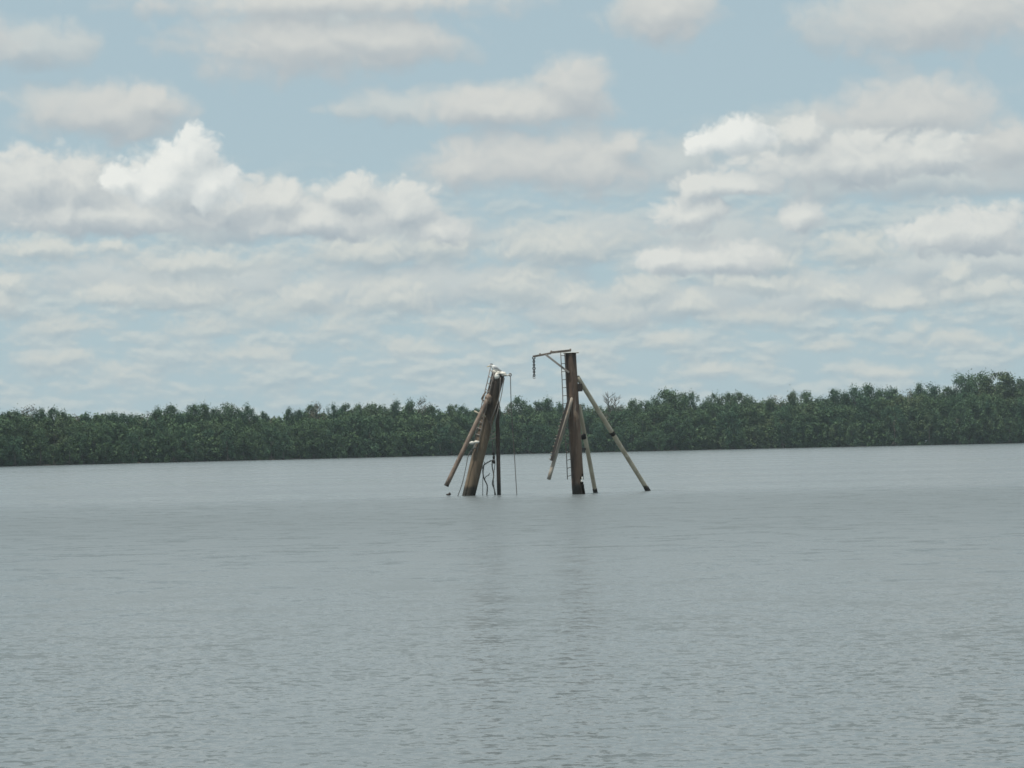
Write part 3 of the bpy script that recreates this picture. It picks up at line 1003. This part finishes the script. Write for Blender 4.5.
# long right leg
s3, a3, b3, x3 = strut("brace_leg", dr, M_STRUT_PALE, (577.5, 377.0), (647.6, 490.0), 0.18, DR - 0.02, 79.0, foot=0.6)
tpt = lambda u_: a3.lerp(b3, u_)
u_ = (432.2 - 377.0) / (490.0 - 377.0)
collar(s3, M_DARK, tpt(u_), x3, 0.212, 0.17)
collar(s3, M_DARK, b3 - x3 * 0.03, x3, 0.20, 0.26, "foot_band")
mb = MB()
mb.bar(at(579.8, 383.6, DR - 0.02), at(580.2, 391.4, DR - 0.02), 0.18, 0.2, (0, 1, 0))
mb.build("leg_bracket", M_DARK, dr, 0.01)
# pale blobs added at the torn foot in place of a bright gap
mb = MB()
mb.blob(at(581.3, 481.3, DR - 0.2), 0.025, 0.02, 0.035, 0.4, 2, 2.5, 1.0)
mb.blob(at(582.0, 478.6, DR - 0.2), 0.02, 0.02, 0.045, 0.4, 2, 2.5, 4.0)
thing_from(mb, "gap_fill", M_GUANO, "pale blob added for the bright gap in the torn foot of the upright pile", "gap_fill")

# ------------------------------------------------------------------ tern on the leaning pile
M_WHITE = plain("white_plumage", (0.78, 0.77, 0.74))
M_MANTLE = plain("grey_plumage", (0.42, 0.43, 0.44))
M_CAP = plain("black_plumage", (0.03, 0.03, 0.032))
M_BILL = plain("yellow_bill", (0.62, 0.47, 0.24))


def loft(rows, seg=14):
    """rows of (point, half width, half height) swept to one continuous closed surface, axis in the x-z plane"""
    bm = bmesh.new()
    rings = []
    for i, (p, w_, h_) in enumerate(rows):
        p = Vector(p)
        t_ = (Vector(rows[min(i + 1, len(rows) - 1)][0]) - Vector(rows[max(i - 1, 0)][0])).normalized()
        sy = Vector((0, 1, 0))
        sz = t_.cross(sy).normalized()
        rings.append([bm.verts.new(p + sy * math.cos(a) * w_ + sz * math.sin(a) * h_) for a in np.linspace(0, 2 * math.pi, seg + 1)[:-1]])
    for a, b_ in zip(rings, rings[1:]):
        for s in range(seg):
            f = bm.faces.new((a[s], a[(s + 1) % seg], b_[(s + 1) % seg], b_[s]))
            f.smooth = True
    bm.faces.new(rings[0][::-1]); bm.faces.new(rings[-1])
    mb = MB(); mb.bm.free(); mb.bm = bm
    return mb


S = DL / FPX
bc = at(494.4, 369.4, DL - 0.06)


def B(x_, z_, y_=0.0):      # bird space in pixels of the photo, to metres
    return bc + Vector((x_ * S, y_ * S, z_ * S))


bird = empty("tern", B(0.6, -3.0))
tag(bird, "white tern with a black cap and grey wings standing on the fouled pile top", "bird")
loft([(B(-5.2, 3.3), .45 * S, .45 * S), (B(-4.6, 3.7), 1.15 * S, 1.2 * S), (B(-3.6, 4.1), 1.45 * S, 1.6 * S), (B(-2.5, 4.0), 1.45 * S, 1.6 * S), (B(-1.8, 3.2), 1.5 * S, 1.7 * S),
      (B(-1.0, 2.2), 2.0 * S, 2.3 * S), (B(0.3, 1.2), 2.4 * S, 2.7 * S), (B(1.8, 0.4), 2.3 * S, 2.4 * S), (B(3.4, -0.4), 1.7 * S, 1.7 * S), (B(4.8, -1.0), 1.0 * S, 0.9 * S), (B(6.4, -1.7), .5 * S, .3 * S)]).build("body", M_WHITE, bird)
loft([(B(-5.0, 4.3), .3 * S, .15 * S), (B(-4.2, 5.0), 1.1 * S, .55 * S), (B(-3.0, 5.3), 1.4 * S, .8 * S), (B(-2.0, 4.9), 1.3 * S, .8 * S), (B(-1.1, 4.3), .6 * S, .4 * S), (B(-0.4, 4.2), .2 * S, .15 * S)]).build("cap", M_CAP, bird)
loft([(B(-4.9, 3.4), .5 * S, .6 * S), (B(-6.2, 3.1), .4 * S, .45 * S), (B(-7.6, 2.8), .12 * S, .14 * S)], 8).build("bill", M_BILL, bird)
for sy in (-1, 1):
    loft([(B(-1.0, 2.8, sy * 1.5), .5 * S, .8 * S), (B(0.6, 2.0, sy * 2.1), .7 * S, 1.7 * S), (B(2.6, 0.9, sy * 1.9), .6 * S, 1.5 * S), (B(4.8, -0.6, sy * 1.2), .4 * S, .9 * S), (B(7.4, -2.0, sy * 0.5), .15 * S, .25 * S)], 10).build("wing", M_MANTLE, bird)
    MB().tube([B(0.5, -0.9, sy * 1.0), B(0.7, -2.2, sy * 1.0), B(0.5, -3.0, sy * 1.0)], .28 * S, 6).tube([B(0.7, -2.95, sy * 1.0), B(-0.7, -3.0, sy * 1.0)], .25 * S, 6).build("leg", M_CAP, bird)
    MB().blob(B(-4.2, 4.1, sy * 1.38), .22 * S, .15 * S, .22 * S, 0.0, 2).build("eye", M_CAP, bird)
